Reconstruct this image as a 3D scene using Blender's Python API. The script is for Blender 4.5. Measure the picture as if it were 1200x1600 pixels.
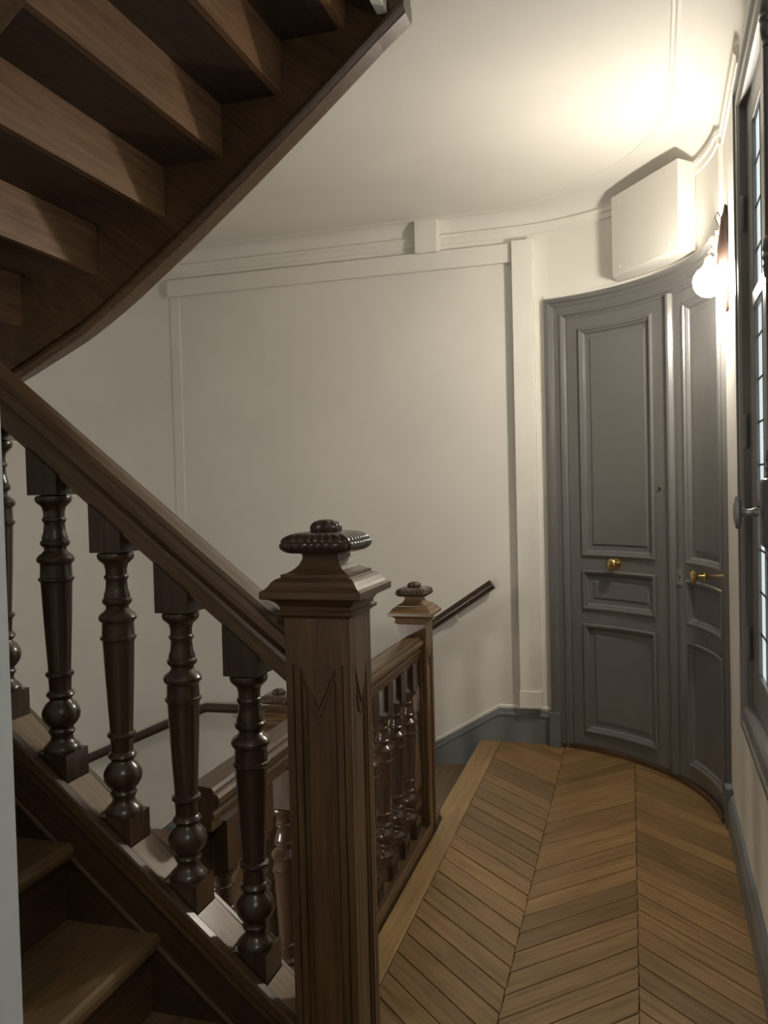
import bpy, math, random
from math import sin, cos, pi, radians, sqrt, atan2, degrees
from mathutils import Vector, Matrix
random.seed(7)
for o in list(bpy.data.objects): bpy.data.objects.remove(o)
S = bpy.context.scene
COL = S.collection

# ------------------------------------------------------------------ camera
def make_camera():
    yaw, pitch, roll = radians(16.6), radians(-1.55), radians(1.45)
    d0 = Vector((-sin(yaw), cos(yaw), 0)); r0 = Vector((cos(yaw), sin(yaw), 0)); z = Vector((0, 0, 1))
    d = d0*cos(pitch) + z*sin(pitch); u = r0.cross(d)
    r = r0*cos(roll) - u*sin(roll); up = u*cos(roll) + r0*sin(roll)
    cd = bpy.data.cameras.new('camera'); c = bpy.data.objects.new('camera', cd); COL.objects.link(c)
    cd.sensor_fit = 'VERTICAL'; cd.sensor_height = 24.0; cd.lens = 1290.0/1600.0*24.0
    cd.clip_start = 0.02
    m = Matrix.Identity(4)
    for i in range(3):
        m[i][0] = r[i]; m[i][1] = up[i]; m[i][2] = -d[i]
    m[0][3], m[1][3], m[2][3] = 0, 0, 1.55
    c.matrix_world = m
    S.camera = c
make_camera()

# ------------------------------------------------------------------ world, exposure
W = bpy.data.worlds.new('world'); S.world = W; W.use_nodes = True
W.node_tree.nodes['Background'].inputs[0].default_value = (0.75, 0.85, 1.0, 1)
W.node_tree.nodes['Background'].inputs[1].default_value = 0.05
S.view_settings.view_transform = 'Standard'; S.view_settings.look = 'None'
S.view_settings.gamma = 1.0; S.view_settings.use_curve_mapping = False
S.view_settings.exposure = 0.50
SCONCE = 240.0      # radiance of the globe beside the door
LANDING_FILL = 44.0      # radiance of the added fill globe, unseen behind the camera
WELL = 95.0         # radiance of the globe hanging in the stairwell
PANE = 0.55         # night-sky and courtyard light in the leaded panes

# ------------------------------------------------------------------ materials
def newmat(name):
    m = bpy.data.materials.new(name); m.use_nodes = True
    nt = m.node_tree; b = nt.nodes['Principled BSDF']
    return m, nt, b
def ramp(nt, stops):
    r = nt.nodes.new('ShaderNodeValToRGB')
    e = r.color_ramp.elements
    while len(e) < len(stops): e.new(0.5)
    for i, (p, c) in enumerate(stops):
        e[i].position = p; e[i].color = (c[0], c[1], c[2], 1)
    return r
def coords(nt, scale, rot=(0, 0, 0)):
    tc = nt.nodes.new('ShaderNodeTexCoord'); mp = nt.nodes.new('ShaderNodeMapping')
    mp.inputs['Rotation'].default_value = rot
    sc = nt.nodes.new('ShaderNodeMapping'); sc.inputs['Scale'].default_value = scale
    oi = nt.nodes.new('ShaderNodeObjectInfo')
    mul = nt.nodes.new('ShaderNodeMath'); mul.operation = 'MULTIPLY'; mul.inputs[1].default_value = 37.0
    nt.links.new(oi.outputs['Random'], mul.inputs[0])
    cmb = nt.nodes.new('ShaderNodeCombineXYZ')
    for k in range(3): nt.links.new(mul.outputs[0], cmb.inputs[k])
    nt.links.new(tc.outputs['Object'], mp.inputs['Vector'])
    nt.links.new(cmb.outputs[0], sc.inputs['Location'])
    nt.links.new(mp.outputs[0], sc.inputs['Vector'])
    return sc, oi
def wood(name, dark, mid, light, axis, rough=0.38, vary=0.25, rot=(0, 0, 0), coat=0.25, bump=0.15):
    m, nt, b = newmat(name); L = nt.links.new
    s = [38, 38, 38]; s[axis] = 2.2
    sc, oi = coords(nt, s, rot)
    n = nt.nodes.new('ShaderNodeTexNoise'); n.inputs['Scale'].default_value = 1.6
    n.inputs['Detail'].default_value = 6; n.inputs['Roughness'].default_value = 0.62; n.inputs['Distortion'].default_value = 0.35
    L(sc.outputs[0], n.inputs['Vector'])
    r = ramp(nt, [(0.28, dark), (0.52, mid), (0.78, light)])
    L(n.outputs['Fac'], r.inputs[0])
    s2 = [1.5, 1.5, 1.5]
    sc2, _ = coords(nt, s2)
    n2 = nt.nodes.new('ShaderNodeTexNoise'); n2.inputs['Scale'].default_value = 2.0; n2.inputs['Detail'].default_value = 3
    L(sc2.outputs[0], n2.inputs['Vector'])
    mr = nt.nodes.new('ShaderNodeMapRange'); mr.inputs[1].default_value = 0.3; mr.inputs[2].default_value = 0.7
    mr.inputs[3].default_value = 0.86; mr.inputs[4].default_value = 1.12
    L(n2.outputs['Fac'], mr.inputs[0])
    v = nt.nodes.new('ShaderNodeMapRange'); v.inputs[3].default_value = 1-vary; v.inputs[4].default_value = 1+vary
    L(oi.outputs['Random'], v.inputs[0])
    mm = nt.nodes.new('ShaderNodeMath'); mm.operation = 'MULTIPLY'
    L(mr.outputs[0], mm.inputs[0]); L(v.outputs[0], mm.inputs[1])
    mx = nt.nodes.new('ShaderNodeVectorMath'); mx.operation = 'SCALE'
    L(r.outputs[0], mx.inputs[0]); L(mm.outputs[0], mx.inputs['Scale'])
    L(mx.outputs[0], b.inputs['Base Color'])
    b.inputs['Roughness'].default_value = rough
    b.inputs['Coat Weight'].default_value = coat; b.inputs['Coat Roughness'].default_value = 0.22
    bp = nt.nodes.new('ShaderNodeBump'); bp.inputs['Strength'].default_value = bump; bp.inputs['Distance'].default_value = 0.002
    L(n.outputs['Fac'], bp.inputs['Height']); L(bp.outputs[0], b.inputs['Normal'])
    return m
def paint(name, col, rough=0.6, bump=0.08, scale=60, coat=0.0, mott=0.04):
    m, nt, b = newmat(name); L = nt.links.new
    tc = nt.nodes.new('ShaderNodeTexCoord')
    n = nt.nodes.new('ShaderNodeTexNoise'); n.inputs['Scale'].default_value = 1.7; n.inputs['Detail'].default_value = 4
    L(tc.outputs['Object'], n.inputs['Vector'])
    a = tuple(c*(1-mott) for c in col); c2 = tuple(min(1, c*(1+mott)) for c in col)
    r = ramp(nt, [(0.3, a), (0.7, c2)]); L(n.outputs['Fac'], r.inputs[0]); L(r.outputs[0], b.inputs['Base Color'])
    n2 = nt.nodes.new('ShaderNodeTexNoise'); n2.inputs['Scale'].default_value = scale; n2.inputs['Detail'].default_value = 3
    L(tc.outputs['Object'], n2.inputs['Vector'])
    bp = nt.nodes.new('ShaderNodeBump'); bp.inputs['Strength'].default_value = bump; bp.inputs['Distance'].default_value = 0.003
    L(n2.outputs['Fac'], bp.inputs['Height']); L(bp.outputs[0], b.inputs['Normal'])
    b.inputs['Roughness'].default_value = rough; b.inputs['Coat Weight'].default_value = coat; b.inputs['Coat Roughness'].default_value = 0.12
    return m
def metal(name, col, rough):
    m, nt, b = newmat(name); L = nt.links.new
    b.inputs['Metallic'].default_value = 1.0; b.inputs['Base Color'].default_value = (*col, 1)
    tc = nt.nodes.new('ShaderNodeTexCoord'); n = nt.nodes.new('ShaderNodeTexNoise'); n.inputs['Scale'].default_value = 30
    L(tc.outputs['Object'], n.inputs['Vector'])
    mr = nt.nodes.new('ShaderNodeMapRange'); mr.inputs[3].default_value = rough*0.75; mr.inputs[4].default_value = rough*1.3
    L(n.outputs['Fac'], mr.inputs[0]); L(mr.outputs[0], b.inputs['Roughness'])
    return m
def glow(name, col, strength):
    m, nt, b = newmat(name)
    b.inputs['Base Color'].default_value = (0.9, 0.9, 0.88, 1); b.inputs['Roughness'].default_value = 0.25
    b.inputs['Emission Color'].default_value = (*col, 1); b.inputs['Emission Strength'].default_value = strength
    return m
ANG = math.atan(0.81)
OD, OM, OL = (0.058, 0.031, 0.013), (0.106, 0.059, 0.026), (0.157, 0.091, 0.043)
oak = {}
for i, ax in enumerate('xyz'): oak[ax] = wood('dark_oak_'+ax, OD, OM, OL, i)
oak['rake'] = wood('dark_oak_rake', OD, OM, OL, 0, rot=(0, -ANG, 0))
def tint(c, k): return tuple(x*k for x in c)
honey = {a: wood('honey_oak_'+a, tint(OD, 1.35), tint(OM, 1.38), tint(OL, 1.38), i, rot=r) for a, i, r in (('x', 0, (0, 0, 0)), ('y', 1, (0, 0, 0)), ('z', 2, (0, 0, 0)), ('rake', 0, (0, -ANG, 0)))}
string_m = wood('shaded_oak_rake', tint(OD, 0.72), tint(OM, 0.70), tint(OL, 0.72), 0, rot=(0, -ANG, 0))  # string oak darkened, shade on the boards put into the colour
turned = wood('turned_dark_oak', (0.040, 0.022, 0.013), (0.066, 0.037, 0.021), (0.095, 0.054, 0.030), 2, rough=0.27, coat=0.35, bump=0.05)
TD, TM, TL = (0.125, 0.075, 0.032), (0.20, 0.124, 0.055), (0.27, 0.172, 0.083)
tread_m = wood('worn_oak_tread', TD, TM, TL, 1, rough=0.42)
soffit_m = wood('lit_oak_soffit', (0.125, 0.060, 0.025), (0.215, 0.110, 0.048), (0.295, 0.162, 0.078), 1, rough=0.5, coat=0.1)  # oak lightened for the upper risers, lamplight put into the colour
under_m = wood('shaded_oak_under', (0.032, 0.017, 0.009), (0.058, 0.032, 0.017), (0.085, 0.048, 0.026), 1, rough=0.6, coat=0.0)  # same oak darkened for tread undersides, shade put into the colour
fillet_m = wood('pale_lit_oak', (0.14, 0.088, 0.042), (0.21, 0.138, 0.072), (0.28, 0.19, 0.11), 0, rough=0.5, rot=(0, -ANG, 0))  # pale tone carries some of the lamplight on the fillets
plank_m = wood('oak_parquet', (0.138, 0.077, 0.028), (0.245, 0.144, 0.057), (0.325, 0.202, 0.088), 0, rough=0.40, vary=0.24, coat=0.15)
border_m = wood('oak_border', (0.19, 0.115, 0.046), (0.265, 0.168, 0.070), (0.335, 0.22, 0.10), 1, rough=0.42, coat=0.15)
joint_m = paint('dark_joint', (0.03, 0.02, 0.012), 0.9)
WALLC = (0.79, 0.765, 0.705)
wall_m = paint('cream_wall_paint', WALLC, 0.62, 0.10, 90)
trim_m = paint('cream_trim_paint', (0.80, 0.775, 0.715), 0.45, 0.05, 40)
ceil_m = paint('ceiling_paint', (0.79, 0.765, 0.71), 0.7, 0.05, 50)
cool_m = paint('daylit_jamb_paint', (0.84, 0.88, 0.89), 0.5, 0.05, 60)  # bluish tint puts cool daylight into the white paint
box_m = paint('white_box_paint', (0.78, 0.755, 0.70), 0.5, 0.03, 60)
grey_m = paint('grey_gloss_paint', (0.146, 0.142, 0.136), 0.30, 0.10, 26, coat=0.45)
skirt_m = paint('blue_grey_paint', (0.165, 0.180, 0.187), 0.42, 0.06, 30, coat=0.15)
winf_m = paint('window_grey_paint', (0.21, 0.205, 0.20), 0.40, 0.06, 30, coat=0.2)
brass_m = metal('brass', (0.66, 0.48, 0.20), 0.22)
bronze_m = metal('bronze', (0.30, 0.17, 0.10), 0.38)
plate2_m = wood('carved_dark_plate', (0.03, 0.016, 0.010), (0.05, 0.028, 0.018), (0.075, 0.043, 0.028), 2, rough=0.55, coat=0.0)
iron_m = metal('grey_iron', (0.20, 0.20, 0.20), 0.5)
steel_m = metal('worn_steel', (0.45, 0.44, 0.42), 0.45)
lead_m = paint('lead_came', (0.05, 0.05, 0.05), 0.6)
plate_m = paint('painted_lock_plate', (0.24, 0.23, 0.22), 0.35)
black_m = paint('black', (0.01, 0.01, 0.01), 0.4)
globe_m = glow('lit_globe', (1.0, 0.92, 0.79), SCONCE)
globe2_m = glow('landing_fill_globe', (1.0, 0.98, 0.95), LANDING_FILL)
globe3_m = glow('lit_well_globe', (1.0, 0.92, 0.80), WELL)
pane_m = glow('frosted_pane', (0.74, 0.86, 0.90), PANE)
rail_m = wood('dark_wall_rail', (0.035, 0.019, 0.012), (0.06, 0.033, 0.02), (0.09, 0.05, 0.03), 0, rough=0.28, coat=0.5)

# ------------------------------------------------------------------ mesh builder
class MB:
    def __init__(s): s.v = []; s.f = []; s.sm = []
    def add(s, vs, fs, smooth=False):
        n = len(s.v); s.v += [tuple(p) for p in vs]
        for f in fs: s.f.append(tuple(i+n for i in f)); s.sm.append(smooth)
    def box(s, x0, x1, y0, y1, z0, z1):
        v = [(x, y, z) for z in (z0, z1) for y in (y0, y1) for x in (x0, x1)]
        s.add(v, [(0, 2, 3, 1), (4, 5, 7, 6), (0, 1, 5, 4), (2, 6, 7, 3), (0, 4, 6, 2), (1, 3, 7, 5)])
        return s
    def hexa(s, v):
        s.add(v, [(0, 2, 3, 1), (4, 5, 7, 6), (0, 1, 5, 4), (2, 6, 7, 3), (0, 4, 6, 2), (1, 3, 7, 5)]); return s
    def prism(s, pts, fn):            # pts 2d polygon (any order), fn(p, k) -> 3d for k in 0,1
        n = len(pts)
        s.add([fn(p, 0) for p in pts] + [fn(p, 1) for p in pts],
              [tuple(range(n)), tuple(range(2*n-1, n-1, -1))] + [(i, i+n, (i+1) % n+n, (i+1) % n) for i in range(n)])
        return s
    def lathe(s, prof, seg=24, fn=lambda x, y, z: (x, y, z)):   # prof [(r,z)]
        v = []; f = []
        for r, z in prof:
            for k in range(seg):
                a = 2*pi*k/seg; v.append(fn(r*cos(a), r*sin(a), z))
        for i in range(len(prof)-1):
            for k in range(seg):
                a, b = i*seg+k, i*seg+(k+1) % seg
                f.append((a, b, b+seg, a+seg))
        s.add(v, f, True)
        n = len(prof)
        s.add([v[k] for k in range(seg)], [tuple(range(seg-1, -1, -1))])
        s.add([v[(n-1)*seg+k] for k in range(seg)], [tuple(range(seg))])
        return s
    def rings(s, rings, closed=True, smooth=False, caps=True):   # list of equal-length point loops
        n = len(rings[0]); v = [p for r in rings for p in r]; f = []
        m = n if closed else n-1
        for i in range(len(rings)-1):
            for k in range(m):
                a, b = i*n+k, i*n+(k+1) % n
                f.append((a, b, b+n, a+n))
        s.add(v, f, smooth)
        if caps and closed:
            s.add(rings[0], [tuple(range(n-1, -1, -1))]); s.add(rings[-1], [tuple(range(n))])
        return s
    def tube(s, pts, r, seg=10):
        R = []
        for i, p in enumerate(pts):
            p = Vector(p); a = Vector(pts[max(0, i-1)]); b = Vector(pts[min(len(pts)-1, i+1)])
            t = (b-a).normalized(); ref = Vector((0, 0, 1)) if abs(t.z) < 0.95 else Vector((1, 0, 0))
            u = t.cross(ref).normalized(); w = u.cross(t)
            rr = r[i] if isinstance(r, (list, tuple)) else r
            R.append([tuple(p+u*(rr*cos(2*pi*k/seg))+w*(rr*sin(2*pi*k/seg))) for k in range(seg)])
        return s.rings(R, True, True)
    def build(s, name, mat, parent=None, loc=None, bevel=0.0, fix=True):
        me = bpy.data.meshes.new(name); me.from_pydata(s.v, [], s.f); me.update()
        for p, sm in zip(me.polygons, s.sm): p.use_smooth = sm
        if fix:
            import bmesh
            bm = bmesh.new(); bm.from_mesh(me)
            bmesh.ops.remove_doubles(bm, verts=bm.verts, dist=1e-6) if any(s.sm) else None
            bmesh.ops.recalc_face_normals(bm, faces=bm.faces); bm.to_mesh(me); bm.free()
        me.materials.append(mat)
        if any(s.sm):
            me.update()
            try: me.set_sharp_from_angle(angle=radians(38))
            except Exception: pass
        o = bpy.data.objects.new(name, me); COL.objects.link(o)
        if parent is not None:
            o.parent = parent
            if loc is None:
                o.location = (-parent.location[0], -parent.location[1], -parent.location[2]) if parent.parent is None else (0, 0, 0)
        if loc is not None: o.location = loc
        if bevel > 0:
            md = o.modifiers.new('bevel', 'BEVEL'); md.width = bevel; md.segments = 2; md.limit_method = 'ANGLE'; md.angle_limit = radians(40)
        return o
def thing(name, label, cat, loc=(0, 0, 0), group=None):
    o = bpy.data.objects.new(name, None); COL.objects.link(o); o.location = loc
    o.empty_display_size = 0.05; o['label'] = label; o['category'] = cat
    if group: o['group'] = group
    return o
def structure(o, label=None, cat=None):
    o['kind'] = 'structure'
    if label: o['label'] = label
    if cat: o['category'] = cat
    return o
def copy_part(o, parent, loc):
    c = o.copy(); COL.objects.link(c); c.parent = parent; c.location = loc
    return c

# ------------------------------------------------------------------ plan of the walls
AC = (-0.66, 3.94); AR = 1.06
def arcp(phi, r=AR, z=0.0):
    a = radians(phi); return (AC[0]+r*cos(a), AC[1]+r*sin(a), z)
def right(u, n=0.0, z=0.0):              # along the window wall (u) and into the room (n)
    k = sqrt(1+0.0009)
    return (0.42-0.03*u/k-n/k, 3.98-u/k+0.03*n/k, z)
LEFTC, LEFTR = (-2.95, 3.5), 1.5
left_pts = [(LEFTC[0]+LEFTR*cos(radians(a)), LEFTC[1]+LEFTR*sin(radians(a))) for a in range(180, 89, -6)]
back_pts = [(-2.95, 5.0), (-1.8, 5.0), (-0.66, 5.0)]
arc_pts = [arcp(a)[:2] for a in range(90, 1, -4)] + [arcp(1.6)[:2]]
right_pts = [right(0.0)[:2], right(3.0)[:2], right(6.3)[:2]]
def normals(pts):                        # inward (to the right of the direction of travel)
    N = []
    for i in range(len(pts)):
        a = pts[max(0, i-1)]; b = pts[min(len(pts)-1, i+1)]
        d = Vector((b[0]-a[0], b[1]-a[1])).normalized(); N.append((d.y, -d.x))
    return N
def wall_strip(mb, pts, z0, z1, t=0.12):
    N = normals(pts)
    R = []
    for p, n in zip(pts, N):
        q = (p[0]-n[0]*t, p[1]-n[1]*t)
        R.append([(p[0], p[1], z0), (p[0], p[1], z1), (q[0], q[1], z1), (q[0], q[1], z0)])
    mb.rings(R, True, True); return mb
def sweep(mb, pts, prof, zoff=None, smooth=False):   # closed profile [(n,z)] along plan polyline
    N = normals(pts); R = []
    for i, (p, n) in enumerate(zip(pts, N)):
        dz = zoff[i] if zoff else 0
        R.append([(p[0]+n[0]*a, p[1]+n[1]*a, z+dz) for a, z in prof])
    mb.rings(R, True, smooth); return mb

CEIL = 3.18
# ------------------------------------------------------------------ room shell
structure(wall_strip(MB(), left_pts, -2.6, 3.3).build('wall_left', wall_m))
structure(wall_strip(wall_strip(MB(), back_pts, -2.6, 3.3), arc_pts[:4], -2.6, 3.3).build('wall_back', wall_m))
structure(wall_strip(MB(), [arcp(a)[:2] for a in [78, 74, 70, 66, 62, 58, 54, 50, 46, 42, 38, 34, 30, 26, 22, 18, 14, 10, 6, 1.6]], 2.60, 3.3).build('wall_door', wall_m))
# wall with the window: pieces around the opening
WU0, WU1, WZ0, WZ1 = 0.84, 2.62, 0.73, 2.86
mb = MB()
def rbox(mb, u0, u1, n0, n1, z0, z1):
    mb.hexa([right(u, n, z) for z in (z0, z1) for n in (n0, n1) for u in (u0, u1)]); return mb
rbox(mb, 0.0, WU0, -0.14, 0, 0, 3.3); rbox(mb, WU1, 6.3, -0.14, 0, 0, 3.3)
rbox(mb, WU0, WU1, -0.14, 0, 0, WZ0); rbox(mb, WU0, WU1, -0.14, 0, WZ1, 3.3)
structure(mb.build('wall_right', wall_m))
structure(MB().box(-3.2, -0.363, 0.20, 0.413, 0.0, 4.3).build('wall_near', cool_m))
structure(MB().box(-3.2, 0.5, -2.3, -2.2, 0, 3.3).build('wall_front', wall_m))
structure(MB().box(-4.6, -4.4, -2.3, 3.5, -2.6, 4.4).build('wall_side', wall_m))
# ceiling with the opening for the upper flight
mb = MB(); c0, c1 = CEIL, CEIL+0.12
mb.box(-4.6, 0.6, 2.53, 5.2, c0, c1); mb.box(-0.60, 0.6, -2.3, 2.53, c0, c1); mb.box(-4.6, -0.60, -2.3, 0.41, c0, c1)
structure(mb.build('ceiling', ceil_m))
structure(MB().box(-4.6, -0.5, 0.0, 2.75, 4.3, 4.4).build('ceiling', wall_m))
mb = MB(); mb.box(-4.6, -0.60, 2.57, 2.67, 3.3, 4.3); mb.box(-0.60, -0.50, 0.3, 2.67, 3.3, 4.3)
structure(mb.build('wall_upper', wall_m))
structure(MB().box(-0.712, -0.682, 1.62, 2.452, 2.995, 3.3).build('trim_7', trim_m))
# crown moulding and cove
crown = [(0, 3.035), (0.008, 3.038), (0.010, 3.066), (0.018, 3.074), (0.019, 3.094), (0.010, 3.100), (0, 3.104)]
cpts = left_pts[:-1] + back_pts[:-1] + arc_pts + [right(0.0)[:2], right(0.75)[:2]]
structure(sweep(MB(), cpts, crown).build('trim_1', trim_m))
path = left_pts[:-1] + [(-2.95, 5), (-2.2, 5), (-1.5, 5), (-1.0, 5)] + arc_pts[:-1] + [right(0.05)[:2], right(0.4)[:2], right(0.8)[:2], right(2.0)[:2], right(4.0)[:2], right(6.2)[:2]]
def inset(i, p):
    phi = degrees(atan2(p[1]-AC[1], p[0]-AC[0]))
    if p[0] < -0.75: return 0.07
    if phi > 55: return 0.07+(90-phi)/35*0.17
    if phi > 20: return 0.24
    return max(0.19, 0.24-(20-phi)*0.002)
N = normals(path); R = []; B = []
for i, (p, n) in enumerate(zip(path, N)):
    ins = inset(i, p)
    prof = [(-0.02, 3.10)] + [(ins*(1-cos(t*pi/2/8)), 3.10+0.085*sin(t*pi/2/8)) for t in range(9)] + [(ins, 3.25), (-0.02, 3.25)]
    R.append([(p[0]+n[0]*a, p[1]+n[1]*a, z) for a, z in prof])
    bead = [(ins+0.004, 3.185), (ins+0.004, 3.176), (ins+0.016, 3.173), (ins+0.024, 3.177), (ins+0.034, 3.176), (ins+0.040, 3.179), (ins+0.04, 3.185)]
    B.append([(p[0]+n[0]*a, p[1]+n[1]*a, z) for a, z in bead])
mb = MB(); mb.rings(R, True, True); structure(mb.build('trim_2', ceil_m))
mb = MB(); mb.rings(B, True, False); structure(mb.build('trim_3', trim_m))
# boxed casing round the wall panel
structure(MB().box(-2.97, -0.652, 4.965, 5.0, 2.885, 2.995).build('trim_4', trim_m, bevel=0.003))
cas = MB(); cas.box(-0.648, -0.525, 4.935, 5.0, 0.215, 3.0)
cas = cas.build('trim_5', trim_m, bevel=0.003); structure(cas)
MB().box(-0.652, -0.520, 4.925, 5.0, 0.225, 0.325).build('plinth', trim_m, cas, bevel=0.003)
structure(MB().box(-2.965, -2.895, 4.993, 5.0, -0.5, 2.886).build('trim_6', trim_m, bevel=0.002))
o = MB().box(-1.232, -1.092, 4.925, 5.0, 2.985, 3.19).build('cover_block', trim_m, bevel=0.004)
structure(o); o.name = 'trim_8'

# ------------------------------------------------------------------ floor
fl = MB(); fl.box(-0.90, 0.8, -2.3, 5.3, -0.30, -0.012); fl.box(-3.2, -0.90, -2.3, 0.41, -0.3, -0.012)
floor = fl.build('floor', joint_m); structure(floor)
MB().box(-0.86, 0.6, -2.2, 0.85, -0.012, 0.0).build('floor_field', plank_m, floor)
outline = [(-0.775, 0.86)] + [right(u)[:2] for u in (3.1, 0.0)] + [arcp(a, AR+0.012)[:2] for a in range(8, 88, 5)] + [(-0.775, 4.998)]
def clip(poly, conv):
    def side(p, a, b): return (b[0]-a[0])*(p[1]-a[1])-(b[1]-a[1])*(p[0]-a[0])
    for i in range(len(conv)):
        a, b = conv[i], conv[(i+1) % len(conv)]; out = []
        for j in range(len(poly)):
            p, q = poly[j], poly[(j+1) % len(poly)]; sp, sq = side(p, a, b), side(q, a, b)
            if sp >= 0: out.append(p)
            if sp*sq < 0:
                t = sp/(sp-sq); out.append((p[0]+(q[0]-p[0])*t, p[1]+(q[1]-p[1])*t))
        poly = out
        if len(poly) < 3: return []
    return poly
def plank(poly, ang, mat, name='plank', gap=0.0026):
    cx = sum(p[0] for p in poly)/len(poly); cy = sum(p[1] for p in poly)/len(poly)
    ca, sa = cos(ang), sin(ang)
    loc = [((p[0]-cx)*ca+(p[1]-cy)*sa, -(p[0]-cx)*sa+(p[1]-cy)*ca) for p in poly]
    def shrink(k):
        r = []
        for x, y in loc:
            l = sqrt(x*x+y*y)+1e-9; r.append((x-k*(1 if x > 0 else -1)*min(1, abs(x)/0.02), y-k*(1 if y > 0 else -1)*min(1, abs(y)/0.02)))
        return r
    dz = random.uniform(-0.0006, 0.0006)
    a = shrink(gap*0.6); b = shrink(gap*0.6+0.0016); n = len(loc)
    v = [(x, y, -0.012) for x, y in a] + [(x, y, -0.0016+dz) for x, y in a] + [(x, y, dz) for x, y in b]
    f = [tuple(range(2*n, 3*n))] + [(i, (i+1) % n, (i+1) % n+n, i+n) for i in range(n)] + [(i+n, (i+1) % n+n, (i+1) % n+2*n, i+2*n) for i in range(n)]
    mb = MB(); mb.add(v, f)
    o = mb.build(name, mat, floor, loc=(cx, cy, 0)); o.rotation_euler = (0, 0, ang)
    return o
PW = 0.1205
for x0, x1, sg, off in ((-0.775, -0.392, -1, 0.03), (-0.392, 0.002, 1, 0.0), (0.002, 0.46, -1, 0.02)):
    k = 0
    for k in range(-6, 44):
        y = 0.9+k*PW+off
        w = x1-x0
        ya, yb = (y, y+w*0.96) if sg > 0 else (y+w*0.96, y)
        if x1 > 0.4: ya, yb = y+0.39*0.96, y+0.39*0.96-w*0.96
        poly = [(x0, ya), (x1, yb), (x1, yb+PW), (x0, ya+PW)]
        poly = clip(poly, outline)
        if len(poly) < 3: continue
        A = abs(sum(poly[i][0]*poly[(i+1) % len(poly)][1]-poly[(i+1) % len(poly)][0]*poly[i][1] for i in range(len(poly))))/2
        if A < 0.0006: continue
        plank(poly, math.atan(0.96)*sg, plank_m)
# the long nosing board at the edge of the stairwell, one board with a rounded lip past the newel
brd = [(-0.777, 0.9), (-0.777, 4.995), (-0.905, 4.995), (-0.905, 3.86), (-0.893, 3.80), (-0.872, 3.75), (-0.868, 3.60), (-0.868, 0.9)]
mb = MB(); mb.prism(brd, lambda p, k: (p[0], p[1], 0.0 if k else -0.035))
mb.build('border_board', border_m, floor, bevel=0.006)

# ------------------------------------------------------------------ skirtings
sk = [(-3.6, 4.84), (-3.3, 4.95), (-2.95, 5.0), (-2.85, 5.0), (-2.05, 5.0), (-0.787, 5.0), (-0.66, 5.0)] + [arcp(a)[:2] for a in (86, 82, 79.4)]
st = [-1.16, -0.89, -0.60, -0.565, -0.545, 0.202, 0.202, 0.202, 0.202, 0.202]
sprof = [(0, -0.42), (0.022, -0.42), (0.022, -0.045), (0.027, -0.040), (0.027, -0.030), (0.018, -0.022), (0.016, -0.004), (0.012, 0), (0, 0)]
o = sweep(MB(), sk, sprof, st).build('baseboard_back', skirt_m); structure(o)
o = sweep(MB(), sk, [(0, 0.0), (0.010, 0.0), (0.012, 0.012), (0.006, 0.02), (0, 0.022)], st).build('cap_moulding', trim_m, o)
rp = [right(0.03)[:2], right(1.5)[:2], right(6.2)[:2]]
o = sweep(MB(), rp, [(0, 0), (0.024, 0), (0.024, 0.115), (0.019, 0.13), (0.012, 0.15), (0, 0.158)]).build('baseboard_right', skirt_m); structure(o)
rbox(MB(), 0.0, 0.075, 0, 0.032, 0, 0.185).build('plinth', skirt_m, o, bevel=0.003)

# ------------------------------------------------------------------ curved double door
def arcbox(mb, a0, a1, r0, r1, z0, z1, n=None):
    n = n or max(1, int(abs(a0-a1)/3)+1); R = []
    for i in range(n+1):
        a = a0+(a1-a0)*i/n
        R.append([arcp(a, r0, z0), arcp(a, r0, z1), arcp(a, r1, z1), arcp(a, r1, z0)])
    mb.rings(R, True, False); return mb
def arcframe(mb, a0, a1, z0, z1, prof, base, n=12):   # rings of (inset, height) round a bent rectangle, a0 > a1
    loops = []
    for ins, h in prof:
        da = degrees(ins/AR); L = []
        for i in range(n+1): L.append(arcp(a0-da+(a1-a0+2*da)*i/n, base-h, z0+ins))
        for i in range(n+1): L.append(arcp(a1+da+(a0-a1-2*da)*i/n, base-h, z1-ins))
        loops.append(L)
    mb.rings(loops, True, False, caps=False)
    L = loops[-1]
    mb.add(L, [(i, i+1, 2*n-i, 2*n+1-i) for i in range(n)])
    return mb
door = MB(); arcbox(door, 75.9, 1.8, 1.036, 1.10, 0.0005, 0.024)
door = door.build('door_1', oak['x']); structure(door, 'wooden threshold strip')
# casing: profile swept up the left jamb and round the head
cp = [(0, -0.01), (0, 0.034), (0.010, 0.044), (0.026, 0.044), (0.034, 0.032), (0.050, 0.027), (0.056, 0.020), (0.088, 0.020), (0.092, 0.027), (0.102, 0.026), (0.112, 0.012), (0.124, 0.006), (0.124, -0.01)]
ZT = 2.64; R = []
aL = lambda w: 79.2-degrees(w/AR)
R.append([arcp(aL(w), AR-h, 0.0) for w, h in cp]); 
R.append([arcp(aL(w), AR-h, ZT-w) for w, h in cp])
for i in range(1, 25):
    R.append([arcp(aL(w)+(1.8-aL(w))*i/24, AR-h, ZT-w) for w, h in cp])
mb = MB(); mb.rings(R, True, False); casing = mb.build('casing', grey_m, door)
mb = MB(); arcbox(mb, 79.6, 76.0, 1.005, 1.07, 0, 0.205, 2); mb.build('plinth', skirt_m, door, bevel=0.003)
mb = MB(); arcbox(mb, 79.4, 1.8, 1.045, 1.065, 2.642, 2.662, 24); mb.build('head_bead', trim_m, door)
PM = [(0, 0), (0.0, 0.009), (0.006, 0.014), (0.014, 0.013), (0.018, 0.005), (0.026, 0.003), (0.034, -0.007), (0.037, -0.012), (0.060, -0.012), (0.072, -0.006), (0.075, -0.006)]
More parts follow.
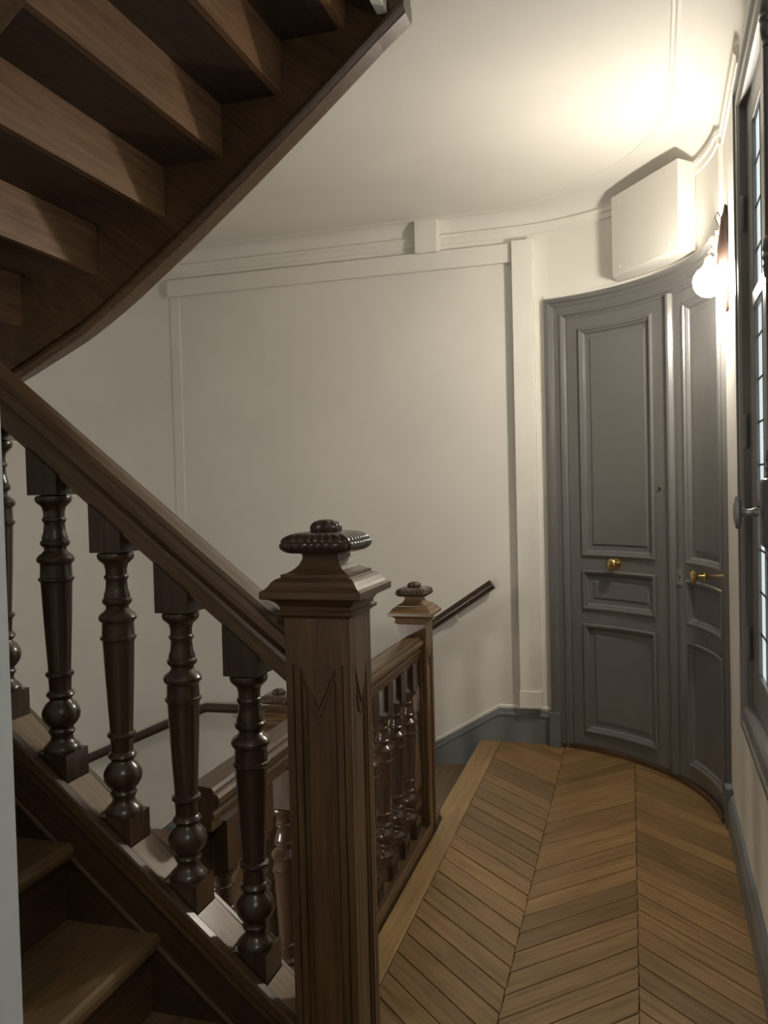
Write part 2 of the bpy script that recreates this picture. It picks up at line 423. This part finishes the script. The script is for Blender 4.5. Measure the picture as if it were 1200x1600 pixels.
def leaf(a0, a1, pa0, pa1, name):
    z0, z1 = 0.026, 2.525; b0, b1 = AR, AR+0.045
    mb = MB(); rows = [(0.105, 0.742), (0.825, 1.055), (1.135, 2.45)]
    arcbox(mb, a0, pa0, b0, b1, z0, z1); arcbox(mb, pa1, a1, b0, b1, z0, z1)
    zs = [z0] + [z for r in rows for z in r] + [z1]
    for i in range(0, len(zs), 2): arcbox(mb, pa0, pa1, b0, b1, zs[i], zs[i+1])
    lf = mb.build(name, grey_m, door)
    for q0, q1 in rows:
        m = MB(); arcframe(m, pa0, pa1, q0, q1, PM, b0); arcbox(m, pa0+0.2, pa1-0.2, b0+0.03, b1+0.002, q0-0.004, q1+0.004)
        m.build('panel', grey_m, lf)
    return lf
leafL = leaf(72.4, 34.4, 68.5, 42.0, 'door_leaf')
leafR = leaf(34.1, 1.8, 28.4, 3.2, 'door_leaf')
mb = MB(); R = []
for i in range(5):
    a = 35.7+(33.2-35.7)*i/4; h = [0.006, 0.024, 0.028, 0.024, 0.006][i]
    R.append([arcp(a, AR+0.002, 0.027), arcp(a, AR-h, 0.027), arcp(a, AR-h, 2.52), arcp(a, AR+0.002, 2.52)])
mb.rings(R); mb.build('astragal', grey_m, leafL)
def on_arc(phi, z, out):      # frame at the door face: returns function mapping local (x,y,z=out) to world
    a = radians(phi); e = Vector((-sin(a), cos(a), 0)); n = Vector((-cos(a), -sin(a), 0)); c = Vector(arcp(phi, AR, z))
    return lambda x, y, w: tuple(c+e*x+Vector((0, 0, 1))*y+n*(w+out))
kp = [(0.030, 0), (0.031, 0.004), (0.026, 0.007), (0.018, 0.009), (0.012, 0.013), (0.011, 0.028), (0.016, 0.033), (0.027, 0.039), (0.033, 0.047), (0.034, 0.054), (0.030, 0.062), (0.021, 0.067), (0.019, 0.066), (0.012, 0.070), (0.004, 0.072)]
MB().lathe(kp, 24, on_arc(56.6, 1.10, 0)).build('knob', brass_m, leafL)
kp2 = [(0.020, 0), (0.021, 0.004), (0.013, 0.008), (0.010, 0.020), (0.009, 0.040), (0.014, 0.046), (0.026, 0.049), (0.033, 0.055), (0.034, 0.061), (0.029, 0.068), (0.018, 0.072), (0.005, 0.074)]
MB().lathe(kp2, 24, on_arc(18.5, 1.088, 0)).build('knob', brass_m, leafR)
MB().lathe([(0.0115, 0), (0.0115, 0.004), (0.009, 0.006), (0.007, 0.004)], 16, on_arc(39.9, 1.52, 0)).build('peephole', brass_m, leafL)
MB().lathe([(0.0075, 0.0045), (0.006, 0.0062), (0.002, 0.007)], 14, on_arc(39.9, 1.52, 0)).build('peephole_lens', black_m, leafL)
f = on_arc(31.7, 1.06, 0)
mb = MB(); mb.hexa([f(x, y, w) for w in (0, 0.004) for y in (-0.040, 0.040) for x in (-0.022, 0.022)]); lp = mb.build('lock_plate', plate_m, leafR, bevel=0.001)
mb = MB(); mb.lathe([(0.005, 0.004), (0.005, 0.0052)], 12, lambda x, y, w: f(x, y+0.006, w)); mb.hexa([f(x, y, w) for w in (0.004, 0.0051) for y in (-0.012, 0.004) for x in (-0.002, 0.002)])
mb.build('keyhole', black_m, leafR)

# ------------------------------------------------------------------ window
win = thing('window_1', 'tall grey casement window with leaded frosted panes on the right wall', 'window', right(1.73, 0, WZ0)); win['kind'] = 'structure'
ap = [(0, -0.01), (0, 0.020), (0.010, 0.026), (0.030, 0.026), (0.036, 0.018), (0.060, 0.016), (0.066, 0.022), (0.085, 0.020), (0.100, 0.012), (0.105, -0.03), (0.09, -0.04)]
U0, U1, Z0, Z1 = 0.765, 2.695, 0.66, 2.935
loops = []
for cu, cz, su, sz in ((U0, Z0, 1, 1), (U0, Z1, 1, -1), (U1, Z1, -1, -1), (U1, Z0, -1, 1)):
    loops.append([right(cu+su*w, n, cz+sz*w) for w, n in ap])
loops.append(loops[0]); mb = MB(); mb.rings(loops, True, False, caps=False); fr = mb.build('window_frame', winf_m, win)
def sash(u0, u1, name):
    mb = MB(); sw = 0.16 if name == 'far' else 0.16
    rbox(mb, u0, u0+sw, -0.06, -0.010, 0.765, 2.83); rbox(mb, u1-0.09, u1, -0.06, -0.010, 0.765, 2.83)
    rbox(mb, u0+sw, u1-0.09, -0.06, -0.010, 0.765, 0.90); rbox(mb, u0+sw, u1-0.09, -0.06, -0.010, 2.72, 2.83)
    rbox(mb, u0+sw, u1-0.09, -0.05, -0.006, 2.115, 2.165); rbox(mb, u0+sw, u1-0.09, -0.05, -0.010, 1.465, 1.490)
    s = mb.build('sash', winf_m, win, bevel=0.004)
    ua, ub, za, zb = u0+sw, u1-0.09, 0.90, 2.72
    nu, nz = 5, 13; du, dz = (ub-ua)/nu, (zb-za)/nz
    cm = MB()
    for i in range(1, nu): rbox(cm, ua+i*du-0.003, ua+i*du+0.003, -0.030, -0.020, za, zb)
    for j in range(1, nz): rbox(cm, ua, ub, -0.030, -0.0195, za+j*dz-0.003, za+j*dz+0.003)
    cm.build('lead_came', lead_m, s)
    first = None
    for i in range(nu):
        for j in range(nz):
            m = MB(); p = rbox(m, ua+i*du+0.003, ua+(i+1)*du-0.003, -0.028, -0.023, za+j*dz+0.003, za+(j+1)*dz-0.003)
            m.build('pane', pane_m, s)
    return s
s1 = sash(0.862, 1.728, 'far'); s2 = sash(1.732, 2.598, 'near')
mb = MB(); rbox(mb, 1.505, 1.79, -0.010, 0.018, 0.77, 2.83); mst = mb.build('meeting_stile', winf_m, win, bevel=0.006)
def rp3(u, n, z): return right(u, n, z)
mb = MB(); mb.lathe([(0.011, 0.80), (0.011, 2.80)], 12, lambda x, y, z: right(1.735+x, 0.026+y, z)); cb = mb.build('bolt_rod', iron_m, win)
for zc in (2.68, 2.10, 1.58, 1.355, 0.98):
    pr = [(0.014, -0.07), (0.020, -0.066), (0.016, -0.052), (0.024, -0.045), (0.030, -0.02), (0.024, -0.012), (0.032, 0.0), (0.024, 0.012), (0.030, 0.02), (0.024, 0.045), (0.016, 0.052), (0.020, 0.066), (0.014, 0.07)]
    MB().lathe(pr, 12, lambda x, y, z: right(1.735+x*0.8, 0.026+y*0.6, z+zc)).build('bolt_guide', iron_m, win)
mb = MB(); rbox(mb, 1.70, 1.77, 0.018, 0.054, 1.38, 1.555); bx = mb.build('bolt_box', iron_m, win, bevel=0.012)
mb = MB(); pr = [(0.010, 0.06), (0.012, 0.068), (0.008, 0.076), (0.0075, 0.088), (0.012, 0.096), (0.014, 0.100)]
mb.lathe(pr, 16, lambda x, y, w: right(1.73+x, w, 1.47+y))
mb.lathe([(0.002, 0.098), (0.016, 0.100), (0.022, 0.106), (0.020, 0.113), (0.010, 0.118), (0.002, 0.119)], 18, lambda x, y, w: right(1.73+x*0.8, w, 1.47+y*2.0))
mb.build('bolt_knob', steel_m, win)
for zc in (2.47, 1.72, 0.98):
    MB().lathe([(0.003, -0.06), (0.007, -0.052), (0.008, -0.05), (0.008, 0.05), (0.007, 0.052), (0.003, 0.06)], 10, lambda x, y, z: right(0.872+x, 0.004+y, z+zc)).build('hinge', winf_m, win)

# ------------------------------------------------------------------ newel posts
def soft_square(rx, z, seg, e=4.0, lobes=0, amp=0.0):
    L = []
    for k in range(seg):
        a = 2*pi*k/seg; c, s = cos(a), sin(a)
        r = rx/((abs(c)**e+abs(s)**e)**(1/e)); 
        if lobes: r *= 1+amp*(abs(sin(lobes*a/2))-0.5)
        L.append((r*c, r*s, z))
    return L
def make_newel(parent, cx, cy, ztop, zbase, name_mat=None):
    """square oak post: core, plates with a pointed panel, moulded cap, carved cushion, lobed knob"""
    post = MB(); T = ztop-0.168            # top of the shaft
    post.box(cx-0.0575, cx+0.0575, cy-0.0575, cy+0.0575, zbase, T)
    zp, zv = ztop-0.265, ztop-0.342
    for side in range(4):
        def fn(u, z, d, side=side):
            if side == 0: return (cx+u, cy-d, z)
            if side == 1: return (cx+d, cy+u, z)
            if side == 2: return (cx-u, cy+d, z)
            return (cx-d, cy-u, z)
        e = 0.065 if side % 2 == 0 else 0.0575
        def slab(poly, d0, d1):
            post.prism(poly, lambda p, k: fn(p[0], p[1], d1 if k else d0))
        for sg in (-1, 1):
            slab([(sg*e, zbase), (sg*0.051, zbase), (sg*0.051, T), (sg*e, T)], 0.0575, 0.065)
            slab([(sg*0.048, zbase), (sg*0.036, zbase), (sg*0.036, T-0.0), (sg*0.048, T-0.0)], 0.0575, 0.065)
            slab([(sg*0.032, zbase), (sg*0.026, zbase), (sg*0.026, zp-0.045), (sg*0.032, zp-0.025)], 0.0575, 0.062)
        slab([(-0.036, T), (0.036, T), (0.036, zp), (0, zv), (-0.036, zp)], 0.0575, 0.065)
        slab([(-0.052, T), (0.052, T), (0.052, zp+0.005), (-0.052, zp+0.005)], 0.0575, 0.0648)
        slab([(-0.032, zp-0.012), (-0.032, zp-0.022), (0, zv-0.022), (0.032, zp-0.022), (0.032, zp-0.012), (0, zv-0.010)], 0.0575, 0.0615)
        # narrow flute down the middle of the panel
        slab([(-0.018, zbase), (0.018, zbase), (0.018, zv-0.02), (0, zv-0.035), (-0.018, zv-0.02)], 0.0575, 0.0595)
    p = post.build('newel_post', honey['z'], parent)
    cap = MB()
    prof = [(0.066, T-0.004), (0.070, T), (0.076, T+0.003), (0.077, T+0.009), (0.071, T+0.013), (0.072, T+0.019), (0.078, T+0.027), (0.088, T+0.033), (0.098, T+0.035), (0.1005, T+0.037),
            (0.1005, T+0.049), (0.097, T+0.051), (0.093, T+0.053), (0.088, T+0.058), (0.083, T+0.066), (0.077, T+0.071), (0.071, T+0.073), (0.069, T+0.074), (0.069, T+0.079), (0.060, T+0.081), (0.050, T+0.087), (0.042, T+0.095), (0.037, T+0.105), (0.036, T+0.113), (0.040, T+0.119), (0.046, T+0.122)]
    R = [[(cx-h, cy-h, z), (cx+h, cy-h, z), (cx+h, cy+h, z), (cx-h, cy+h, z)] for h, z in prof]
    cap.rings(R); cap.build('newel_cap', honey['x'], p)
    cu = MB(); seg = 192; R = []
    for h, dz, am, ph in [(0.044, 0.117, 0, 0), (0.056, 0.118, 0, 0), (0.064, 0.1195, 0.01, 0), (0.069, 0.123, 0.03, 0), (0.0725, 0.1275, 0.045, 0), (0.074, 0.132, 0.05, 0), (0.0735, 0.1365, 0.04, 0), (0.0715, 0.139, 0.012, 0),
                          (0.072, 0.141, 0.02, 1), (0.0705, 0.145, 0.05, 1), (0.067, 0.149, 0.06, 1), (0.060, 0.153, 0.05, 1), (0.051, 0.156, 0.03, 1), (0.041, 0.1575, 0.0, 0), (0.022, 0.158, 0, 0)]:
        ring = []
        for k in range(seg):
            a = 2*pi*k/seg; c, q = cos(a), sin(a)
            r = h/((abs(c)**9+abs(q)**9)**(1/9))*(1+am*(abs(sin(16*a+ph*pi/2))-0.6))
            ring.append((cx+r*c, cy+r*q, T+dz))
        R.append(ring)
    cu.rings(R, True, True); cu.build('carved_cushion', turned, p)
    kn = MB(); R = []
    for h, dz in [(0.014, 0.154), (0.022, 0.156), (0.0265, 0.162), (0.0275, 0.168), (0.026, 0.174), (0.021, 0.180), (0.012, 0.184), (0.003, 0.185)]:
        R.append([(cx+x, cy+y, z-0.004) for x, y, z in soft_square(h, T+dz, 32, 2.6, 8, 0.22)])
    kn.rings(R, True, True); kn.build('knob', turned, p)
    return p

# ------------------------------------------------------------------ balusters
BP = [(0, 45), (5, 68), (15, 71), (28, 68), (38, 58), (50, 46), (70, 41), (90, 41), (95, 46), (102, 47), (110, 43), (115, 40), (150, 43), (172, 50), (182, 50), (188, 56), (198, 57), (207, 52), (213, 44), (225, 43), (235, 52), (245, 66), (258, 73), (270, 71), (278, 62), (285, 60), (332, 62), (336, 69), (344, 69), (352, 62), (360, 60), (510, 54), (710, 44), (716, 44), (722, 54), (732, 55), (740, 48), (746, 44), (795, 42), (802, 50), (813, 55), (822, 50), (830, 42), (838, 44), (850, 58), (872, 70), (890, 74), (910, 71), (930, 60), (946, 46), (952, 46), (960, 51), (968, 50), (976, 44), (988, 42), (1000, 46), (1012, 58), (1025, 69), (1035, 71), (1042, 70)]
BH = 0.558
def baluster_bm():
    mb = MB(); k = 0.0406/74
    mb.lathe([(r*k, BH*(1-y/1042)) for y, r in BP][::-1], 24)
    return mb
HB = 0.0375

# ------------------------------------------------------------------ ascending flight (from the landing up to the left)
CY = 1.515                                             # line of the balustrade
zt = lambda x: 0.772-0.82*(x+0.966)                    # top of the string
zr = lambda x: 1.180-0.81*(x+0.655)                    # underside of the handrail
stairs = thing('staircase', 'dark oak stair flight rising to the left behind the large near newel post', 'staircase', (-0.57, CY, 0))
make_newel(stairs, -0.571, CY, 1.482, 0.0)
X0, X1 = -0.634, -1.86
def rake_prism(mb, poly, y0, y1):                      # polygon in XZ extruded in Y
    mb.prism(poly, lambda p, k: (p[0], y1 if k else y0, p[1])); return mb
mb = MB(); rake_prism(mb, [(X0, zt(X0)), (X1, zt(X1)), (X1, zt(X1)-0.36), (X0, max(zt(X0)-0.36, 0.02))], 1.474, 1.556)
sb = mb.build('string_board', string_m, stairs)
mb = MB()
for y0, d0, d1 in ((1.452, 0.012, -0.022), (1.460, -0.022, -0.050), (1.466, -0.135, -0.150)):
    rake_prism(mb, [(X0, zt(X0)+d0), (X1, zt(X1)+d0), (X1, zt(X1)+d1), (X0, zt(X0)+d1)], y0, 1.476)
rake_prism(mb, [(X0, zt(X0)+0.004), (X1, zt(X1)+0.004), (X1, zt(X1)-0.03), (X0, zt(X0)-0.03)], 1.554, 1.572)
mb.build('string_moulding', oak['rake'], sb, bevel=0.004)
# handrail: moulded section swept along the rake
RPROF = [(-0.028, 0), (0.028, 0), (0.028, 0.024), (0.035, 0.026), (0.035, 0.034), (0.031, 0.040), (0.034, 0.047), (0.044, 0.052), (0.050, 0.060), (0.049, 0.070), (0.043, 0.077), (0.036, 0.079), (0.036, 0.083), (0.030, 0.090), (0, 0.093)]
RPROF = RPROF + [(-x, y) for x, y in RPROF[-2:1:-1]]
mb = MB(); R = []
for x, cut in ((X0+0.02, 0), (X1, 0)):
    R.append([(x, CY+u, zr(x)+v*1.27) for u, v in RPROF])
mb.rings(R); hr = mb.build('handrail', honey['rake'], stairs)
bx = [-0.747-0.151*k for k in range(7)]
bal = None
for k, x in enumerate(bx):
    zb = zt(x)+0.035
    b = baluster_bm()
    b.box(-HB, HB, -HB, HB, -0.10, 0.0)
    top = [zr(x-HB)-zb+0.004, zr(x+HB)-zb+0.004]
    b.hexa([(-HB, -HB, BH), (HB, -HB, BH), (-HB, HB, BH), (HB, HB, BH), (-HB, -HB, top[0]), (HB, -HB, top[1]), (-HB, HB, top[0]), (HB, HB, top[1])])
    if bal is None:
        o = b.build('baluster', turned, stairs, loc=(x+0.57, 0, zb)); bal = o
    else:
        o = copy_part(bal, stairs, (x+0.57, 0, zb))
# fillets on the string between the square blocks, lamplight partly in their colour
for k in range(len(bx)):
    xa = (bx[k-1]-HB) if k else X0; xb = bx[k]+HB
    mb = MB(); rake_prism(mb, [(xa-0.002, zt(xa)+0.006), (xb+0.002, zt(xb)+0.006), (xb+0.002, zt(xb)-0.002), (xa-0.002, zt(xa)-0.002)], 1.478, 1.553)
    mb.build('string_fillet', fillet_m, sb)
# treads and risers
for n in range(1, 9):
    xn = -0.945+0.203*(4-n); z = 0.141+0.168*(n-1)
    y1 = 1.44 if n < 3 else 1.476
    mb = MB(); mb.box(xn-0.262, xn, 0.413, y1+(0.03 if n > 2 else 0), z-0.034, z); mb.build('tread', tread_m, stairs, bevel=0.012)
    mb = MB(); mb.box(xn-0.046, xn-0.024, 0.413, y1, z-0.168 if n > 1 else 0.0, z-0.034); mb.build('riser', oak['y'], stairs)

# ------------------------------------------------------------------ upper flight (rising to the right overhead)
upper = thing('staircase', 'open underside of the upper oak stair flight rising to the right overhead', 'staircase', (-1.7, 2.0, 1.6))
OX = [(-0.627, 2.992), (-0.716, 2.925), (-0.936, 2.746), (-1.167, 2.565), (-1.411, 2.381), (-1.60, 2.247)]
CC = (-1.6, 1.53)
path = [(x, 2.53, z) for x, z in OX]
for a, z in [(95.2, 2.184), (102.2, 2.101), (108.9, 2.032), (116.6, 1.948), (125, 1.87), (135, 1.77), (145, 1.67), (157, 1.56)]:
    path.append((CC[0]+cos(radians(a)), CC[1]+sin(radians(a)), z))
# finer resampling
fine = []
for i in range(len(path)-1):
    for t in range(4):
        k = t/4
        if i >= 5:
            a0 = atan2(path[i][1]-CC[1], path[i][0]-CC[0]); a1 = atan2(path[i+1][1]-CC[1], path[i+1][0]-CC[0]); a = a0+(a1-a0)*k
            fine.append((CC[0]+cos(a), CC[1]+sin(a), path[i][2]+(path[i+1][2]-path[i][2])*k))
        else: fine.append(tuple(path[i][j]+(path[i+1][j]-path[i][j])*k for j in range(3)))
fine.append(path[-1])
def inward(i):
    p = fine[i]
    if p[0] > -1.6: return (0, -1)
    d = Vector((CC[0]-p[0], CC[1]-p[1])).normalized(); return (d.x, d.y)
sec = [(0, 0), (0.066, 0), (0.069, 0.006), (0.070, 0.002), (0.083, 0.010), (0.086, 0.020), (0.084, 0.034), (0.074, 0.046), (0.070, 0.050), (0.070, 0.33), (0, 0.33), (0, 0.06), (-0.010, 0.05), (-0.014, 0.02), (-0.008, 0.004)]
R = []
for i, p in enumerate(fine):
    n = inward(i); R.append([(p[0]+n[0]*d, p[1]+n[1]*d, p[2]+h) for d, h in sec])
mb = MB(); mb.rings(R, True, False); us = mb.build('string_board', string_m, upper)
# near string of the same flight
zs = lambda x: 2.50+0.78*(x+1.41)
mb = MB(); xa, xb = -0.63, -2.0
rake_prism(mb, [(xa, zs(xa)), (xb, zs(xb)), (xb, zs(xb)+0.33), (xa, zs(xa)+0.33)], 1.452, 1.540)
ns = mb.build('string_board', oak['rake'], upper, bevel=0.003)
mb = MB()
for y0, d0, d1 in ((1.440, 0.012, 0.022), (1.432, 0.030, 0.085), (1.440, 0.30, 0.33)):
    rake_prism(mb, [(xa, zs(xa)+d0), (xb, zs(xb)+d0), (xb, zs(xb)+d1), (xa, zs(xa)+d1)], y0, 1.455)
mb.build('string_moulding', oak['rake'], ns, bevel=0.003)
ux = [-0.818, -1.037, -1.250, -1.468, -1.728, -1.985, -2.26]
uz = [2.976, 2.810, 2.640, 2.474, 2.313, 2.145, 1.975]
def yin(x):
    return 2.462 if x > -1.6 else CC[1]+sqrt(max(0.05, 0.965**2-(x-CC[0])**2))
for k in range(len(ux)):
    x, z = ux[k], uz[k]; ztop = uz[k-1]+0.0 if k else 3.13
    mb = MB(); yb = yin(x)
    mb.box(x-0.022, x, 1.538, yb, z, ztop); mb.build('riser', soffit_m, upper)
    xl = ux[k+1] if k+1 < len(ux) else x-0.27
    xm = x+0.0
    ya, ybb = yin(xl-0.03), yin(xm)
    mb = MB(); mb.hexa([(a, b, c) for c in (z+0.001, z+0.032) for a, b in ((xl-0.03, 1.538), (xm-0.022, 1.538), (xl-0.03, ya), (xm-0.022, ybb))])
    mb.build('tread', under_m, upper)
mb = MB(); mb.box(-0.80, -0.692, 1.538, 2.462, 3.10, 3.135); mb.build('tread', soffit_m, upper)
mb = MB(); mb.box(-3.2, -1.90, 0.415, 1.88, 1.50, 1.56); mb.build('half_landing', soffit_m, upper)

# ------------------------------------------------------------------ guard along the landing edge
GX = -0.938
guard = thing('landing_balustrade', 'level oak balustrade with turned balusters along the parquet landing edge', 'balustrade', (GX, 3.61, 0))
make_newel(guard, -0.943, 3.612, 1.118, -0.30)
mb = MB(); mb.rings([[(GX+u*0.98, y, 0.792+v*1.10) for u, v in RPROF] for y in (1.64, 3.56)]); mb.build('handrail', honey['y'], guard)
mb = MB(); mb.box(-1.008, -0.872, 1.60, 3.55, -0.30, 0.040); gs = mb.build('string_board', oak['y'], guard, bevel=0.004)
mb = MB(); mb.box(-0.876, -0.868, 1.60, 3.55, 0.028, 0.058); mb.box(-1.012, -1.000, 1.60, 3.55, 0.028, 0.058); mb.build('string_moulding', oak['y'], gs, bevel=0.003)
gb = None
for k in range(10):
    y = 3.43-0.19*k
    if y < 1.74: y = 1.73
    if gb is None:
        b = baluster_bm(); b.box(-HB, HB, -HB, HB, -0.09, 0); b.box(-HB, HB, -HB, HB, BH, BH+0.118)
        gb = b.build('baluster', turned, guard, loc=(0, y-3.61, 0.122))
    else: copy_part(gb, guard, (0, y-3.61, 0.122))

# ------------------------------------------------------------------ descending flight along the back wall
down = thing('staircase', 'oak stair flight going down along the cream back wall below the landing', 'staircase', (-1.66, 4.3, -0.8))
ex = [-0.88, -1.14, -1.40, -1.66, -1.92]
for k in range(4):
    z = -0.16*(k+1)
    MB().box(ex[k+1]-0.03, ex[k]+0.0, 3.68, 4.99, z-0.034, z).build('tread', tread_m, down, bevel=0.010)
    MB().box(ex[k]-0.02, ex[k], 3.68, 4.97, z, z+0.126).build('riser', oak['y'], down)
MB().box(ex[4]-0.02, ex[4], 3.68, 4.97, -0.79, -0.674).build('riser', oak['y'], down)
mb = MB(); mb.prism([(-1.89, 3.60), (-1.89, 4.97), (-2.90, 4.97), (-3.20, 4.93), (-3.55, 4.80), (-3.7, 4.71), (-1.75, 3.60)], lambda p, k: (p[0], p[1], -0.75 if k else -0.79)); mb.build('quarter_landing', tread_m, down)
for k, (x0, x1) in enumerate(((-2.60, -2.9), (-2.45, -2.62), (-2.25, -2.47))):
    pass
wc = (-1.70, 3.62)
for k in range(5):
    a0, a1 = radians(151+17*k), radians(151+17*(k+1)); r = 2.0
    P = []
    for a in (a0, (a0+a1)/2, a1):
        rr = 3.0
        while True:
            x, y = wc[0]+rr*cos(a), wc[1]+rr*sin(a)
            if (x >= LEFTC[0] and y < 4.97) or (x < LEFTC[0] and (x-LEFTC[0])**2+(y-LEFTC[1])**2 < 1.47**2): break
            rr -= 0.01
        P.append((x, y))
    z = -0.92-0.16*k
    mb = MB(); mb.prism([wc] + P, lambda p, q: (p[0], p[1], z if q else z-0.035)); mb.build('tread', tread_m, down)
    mb = MB(); u = Vector((P[0][0]-wc[0], P[0][1]-wc[1])).normalized(); w = (-u.y*0.02, u.x*0.02)
    mb.prism([wc, P[0], (P[0][0]+w[0], P[0][1]+w[1]), (wc[0]+w[0], wc[1]+w[1])], lambda p, q: (p[0], p[1], z+0.126 if q else z)); mb.build('riser', oak['y'], down)
make_newel(down, -1.625, 3.612, 0.600, -1.3)
MB().prism([(3.56, 0.14), (1.95, -0.93), (1.95, -1.6), (3.56, -0.75)], lambda p, k: (-1.59 if k else -1.66, p[0], p[1])).build('string_board', oak['y'], down)
zd = lambda x: 0.80+0.62*(x+1.01)
mb = MB(); mb.rings([[(x, 3.612+u, zd(x)-0.10+v*1.15) for u, v in RPROF] for x in (-1.0, -1.57)]); mb.build('handrail', honey['x'], down)
zq = lambda x: 0.10+0.62*(x+1.01)-0.06
mb = MB(); rake_prism(mb, [(-1.0, zq(-1.0)), (-1.60, zq(-1.60)), (-1.60, zq(-1.60)-0.34), (-1.0, zq(-1.0)-0.34)], 3.575, 3.65); mb.build('string_board', oak['x'], down)
for x in (-1.12, -1.27, -1.42):
    b = baluster_bm(); b.box(-HB, HB, -HB, HB, -0.09, 0); b.box(-HB, HB, -HB, HB, BH, BH+0.06)
    b.build('baluster', turned, down, loc=(x+1.66, 3.612-4.3, zq(x)+0.05+0.8))

# ------------------------------------------------------------------ wall handrail of the descending flight
wr = thing('wall_handrail', 'thin dark handrail following the descending stairs along the cream back wall', 'handrail', (-1.5, 4.94, 0.4))
rp = [(-0.80, 4.94, 0.963), (-1.121, 4.94, 0.747), (-2.03, 4.94, 0.140), (-2.10, 4.94, 0.121), (-2.75, 4.94, 0.112), (-2.78, 4.935, 0.105), (-3.59, 4.765, -0.245), (-3.9, 4.55, -0.38)]
R = []
for i, p in enumerate(rp):
    p = Vector(p); a = Vector(rp[max(0, i-1)]); b = Vector(rp[min(len(rp)-1, i+1)]); t = (b-a).normalized()
    s = t.cross(Vector((0, 0, 1))).normalized(); w = s.cross(t)
    sec2 = [(0.023*cos(2*pi*k/14)*(1.0), 0.029*sin(2*pi*k/14)+(0.004 if k in (3, 4) else 0)) for k in range(14)]
    R.append([tuple(p+s*x+w*y) for x, y in sec2])
mb = MB(); mb.rings(R, True, True); mb.build('rail', rail_m, wr)
for x, z in ((-1.03, 0.805), (-1.75, 0.325), (-2.56, 0.113)):
    m = MB(); m.tube([(x, 4.94, z-0.018), (x, 4.945, z-0.045), (x, 4.96, z-0.06), (x, 4.998, z-0.065)], 0.006, 8)
    m.lathe([(0.018, 0), (0.018, 0.004), (0.008, 0.006)], 14, lambda a, b, w: (x+a, 5.0-w, z-0.065+b))
    m.build('bracket', trim_m, wr)

# ------------------------------------------------------------------ white cover box above the door
bx = thing('cover_box', 'plain white boxed cover with corner screws on the curved wall above the door', 'cover box', (0.10, 4.45, 2.66))
A, B = (-0.070, 4.684), (0.245, 4.227)
poly = [A, B] + [arcp(a, 1.058)[:2] for a in (20.7, 27, 33, 39, 45, 50, 54.5)]
mb = MB(); mb.prism(poly, lambda p, k: (p[0], p[1], 3.096 if k else 2.668)); mb.build('box_body', box_m, bx, bevel=0.003)
d = Vector((B[0]-A[0], B[1]-A[1], 0)); L = d.length; d.normalize(); nb = Vector((d.y, -d.x, 0))
if nb.y > 0: nb = -nb
for s, z in ((0.07, 3.05), (0.80, 3.05), (0.07, 2.71), (0.80, 2.71)):
    c = Vector((A[0], A[1], z))+d*(s*L+0.03)
    MB().lathe([(0.006, 0), (0.006, 0.0015), (0.003, 0.003)], 12, lambda x, y, w: tuple(c+d*x+Vector((0, 0, 1))*y+nb*w)).build('screw', trim_m, bx)

# ------------------------------------------------------------------ wall lamps
def make_sconce(u, z, label, gm, g=None):
    base = right(u, 0, z)
    r = thing('wall_sconce', label, 'lamp', base)
    prof = [(0.001, 0.0), (0.046, 0.0), (0.048, 0.006), (0.040, 0.010), (0.036, 0.014), (0.022, 0.018), (0.010, 0.022), (0.001, 0.023)]
    m = MB(); m.lathe(prof, 32, lambda x, y, w: right(u+x*(1+0.10*sin(9*atan2(y, x))), w*1.9, z+y*4.8)); m.build('backplate', plate2_m, r)
    m = MB(); m.tube([right(u, 0.02, z-0.02), right(u, 0.05, z+0.03), right(u, 0.070, z+0.050), right(u, 0.075, z+0.035), right(u, 0.076, z+0.01)], 0.006, 10); m.build('arm', trim_m, r)
    m = MB(); m.tube([right(u, 0.015, z+0.15), right(u, 0.040, z+0.20), right(u, 0.050, z+0.175), right(u, 0.035, z+0.14), right(u, 0.02, z+0.12)], 0.0022, 8); m.build('wire', iron_m, r)
    m = MB(); m.lathe([(0.010, 0.020), (0.016, 0.012), (0.020, -0.012), (0.032, -0.030), (0.032, -0.036)], 20, lambda x, y, w: right(u+x, 0.076+y, z+w)); m.build('socket', trim_m, r)
    gl = MB(); R = []
    pr = [(0.026, -0.030), (0.046, -0.042), (0.060, -0.062), (0.066, -0.086), (0.063, -0.110), (0.052, -0.132), (0.034, -0.148), (0.010, -0.155)]
    gl.lathe(pr, 28, lambda x, y, w: right(u+x, 0.076+y, z+w)); gl.build('globe', gm, r)
    return r
make_sconce(0.19, 2.49, 'lit wall lamp with bronze backplate and glowing globe between door and window', globe_m)
def hanging(name, x, y, ztop, zc, label, gm):
    r = thing(name, label, 'lamp', (x, y, ztop))
    MB().tube([(x, y, ztop), (x, y, zc+0.07)], 0.006, 8).build('rod', bronze_m, r)
    MB().lathe([(0.05, 0), (0.05, -0.01), (0.02, -0.03), (0.006, -0.035)], 20, lambda a, b, w: (x+a, y+b, ztop+w)).build('ceiling_rose', bronze_m, r)
    pr = [(0.02, 0.078), (0.05, 0.062), (0.072, 0.035), (0.08, 0.0), (0.072, -0.035), (0.05, -0.062), (0.02, -0.078), (0.003, -0.08)]
    MB().lathe(pr, 28, lambda a, b, w: (x+a, y+b, zc+w)).build('globe', gm, r)
    return r
hanging('pendant_lamp', 0.24, -0.42, 3.18, 2.50, 'added fill globe, out of view, hanging over the near end of the landing', globe2_m)  # lamp added to fill the newel front and the jamb
hanging('pendant_lamp', -1.82, 1.20, 1.282, 0.46, 'globe pendant lamp hanging in the stairwell under the rising flight', globe3_m)
structure(MB().box(-4.6, -0.9, 0.0, 5.0, -2.7, -2.6).build('floor', joint_m))
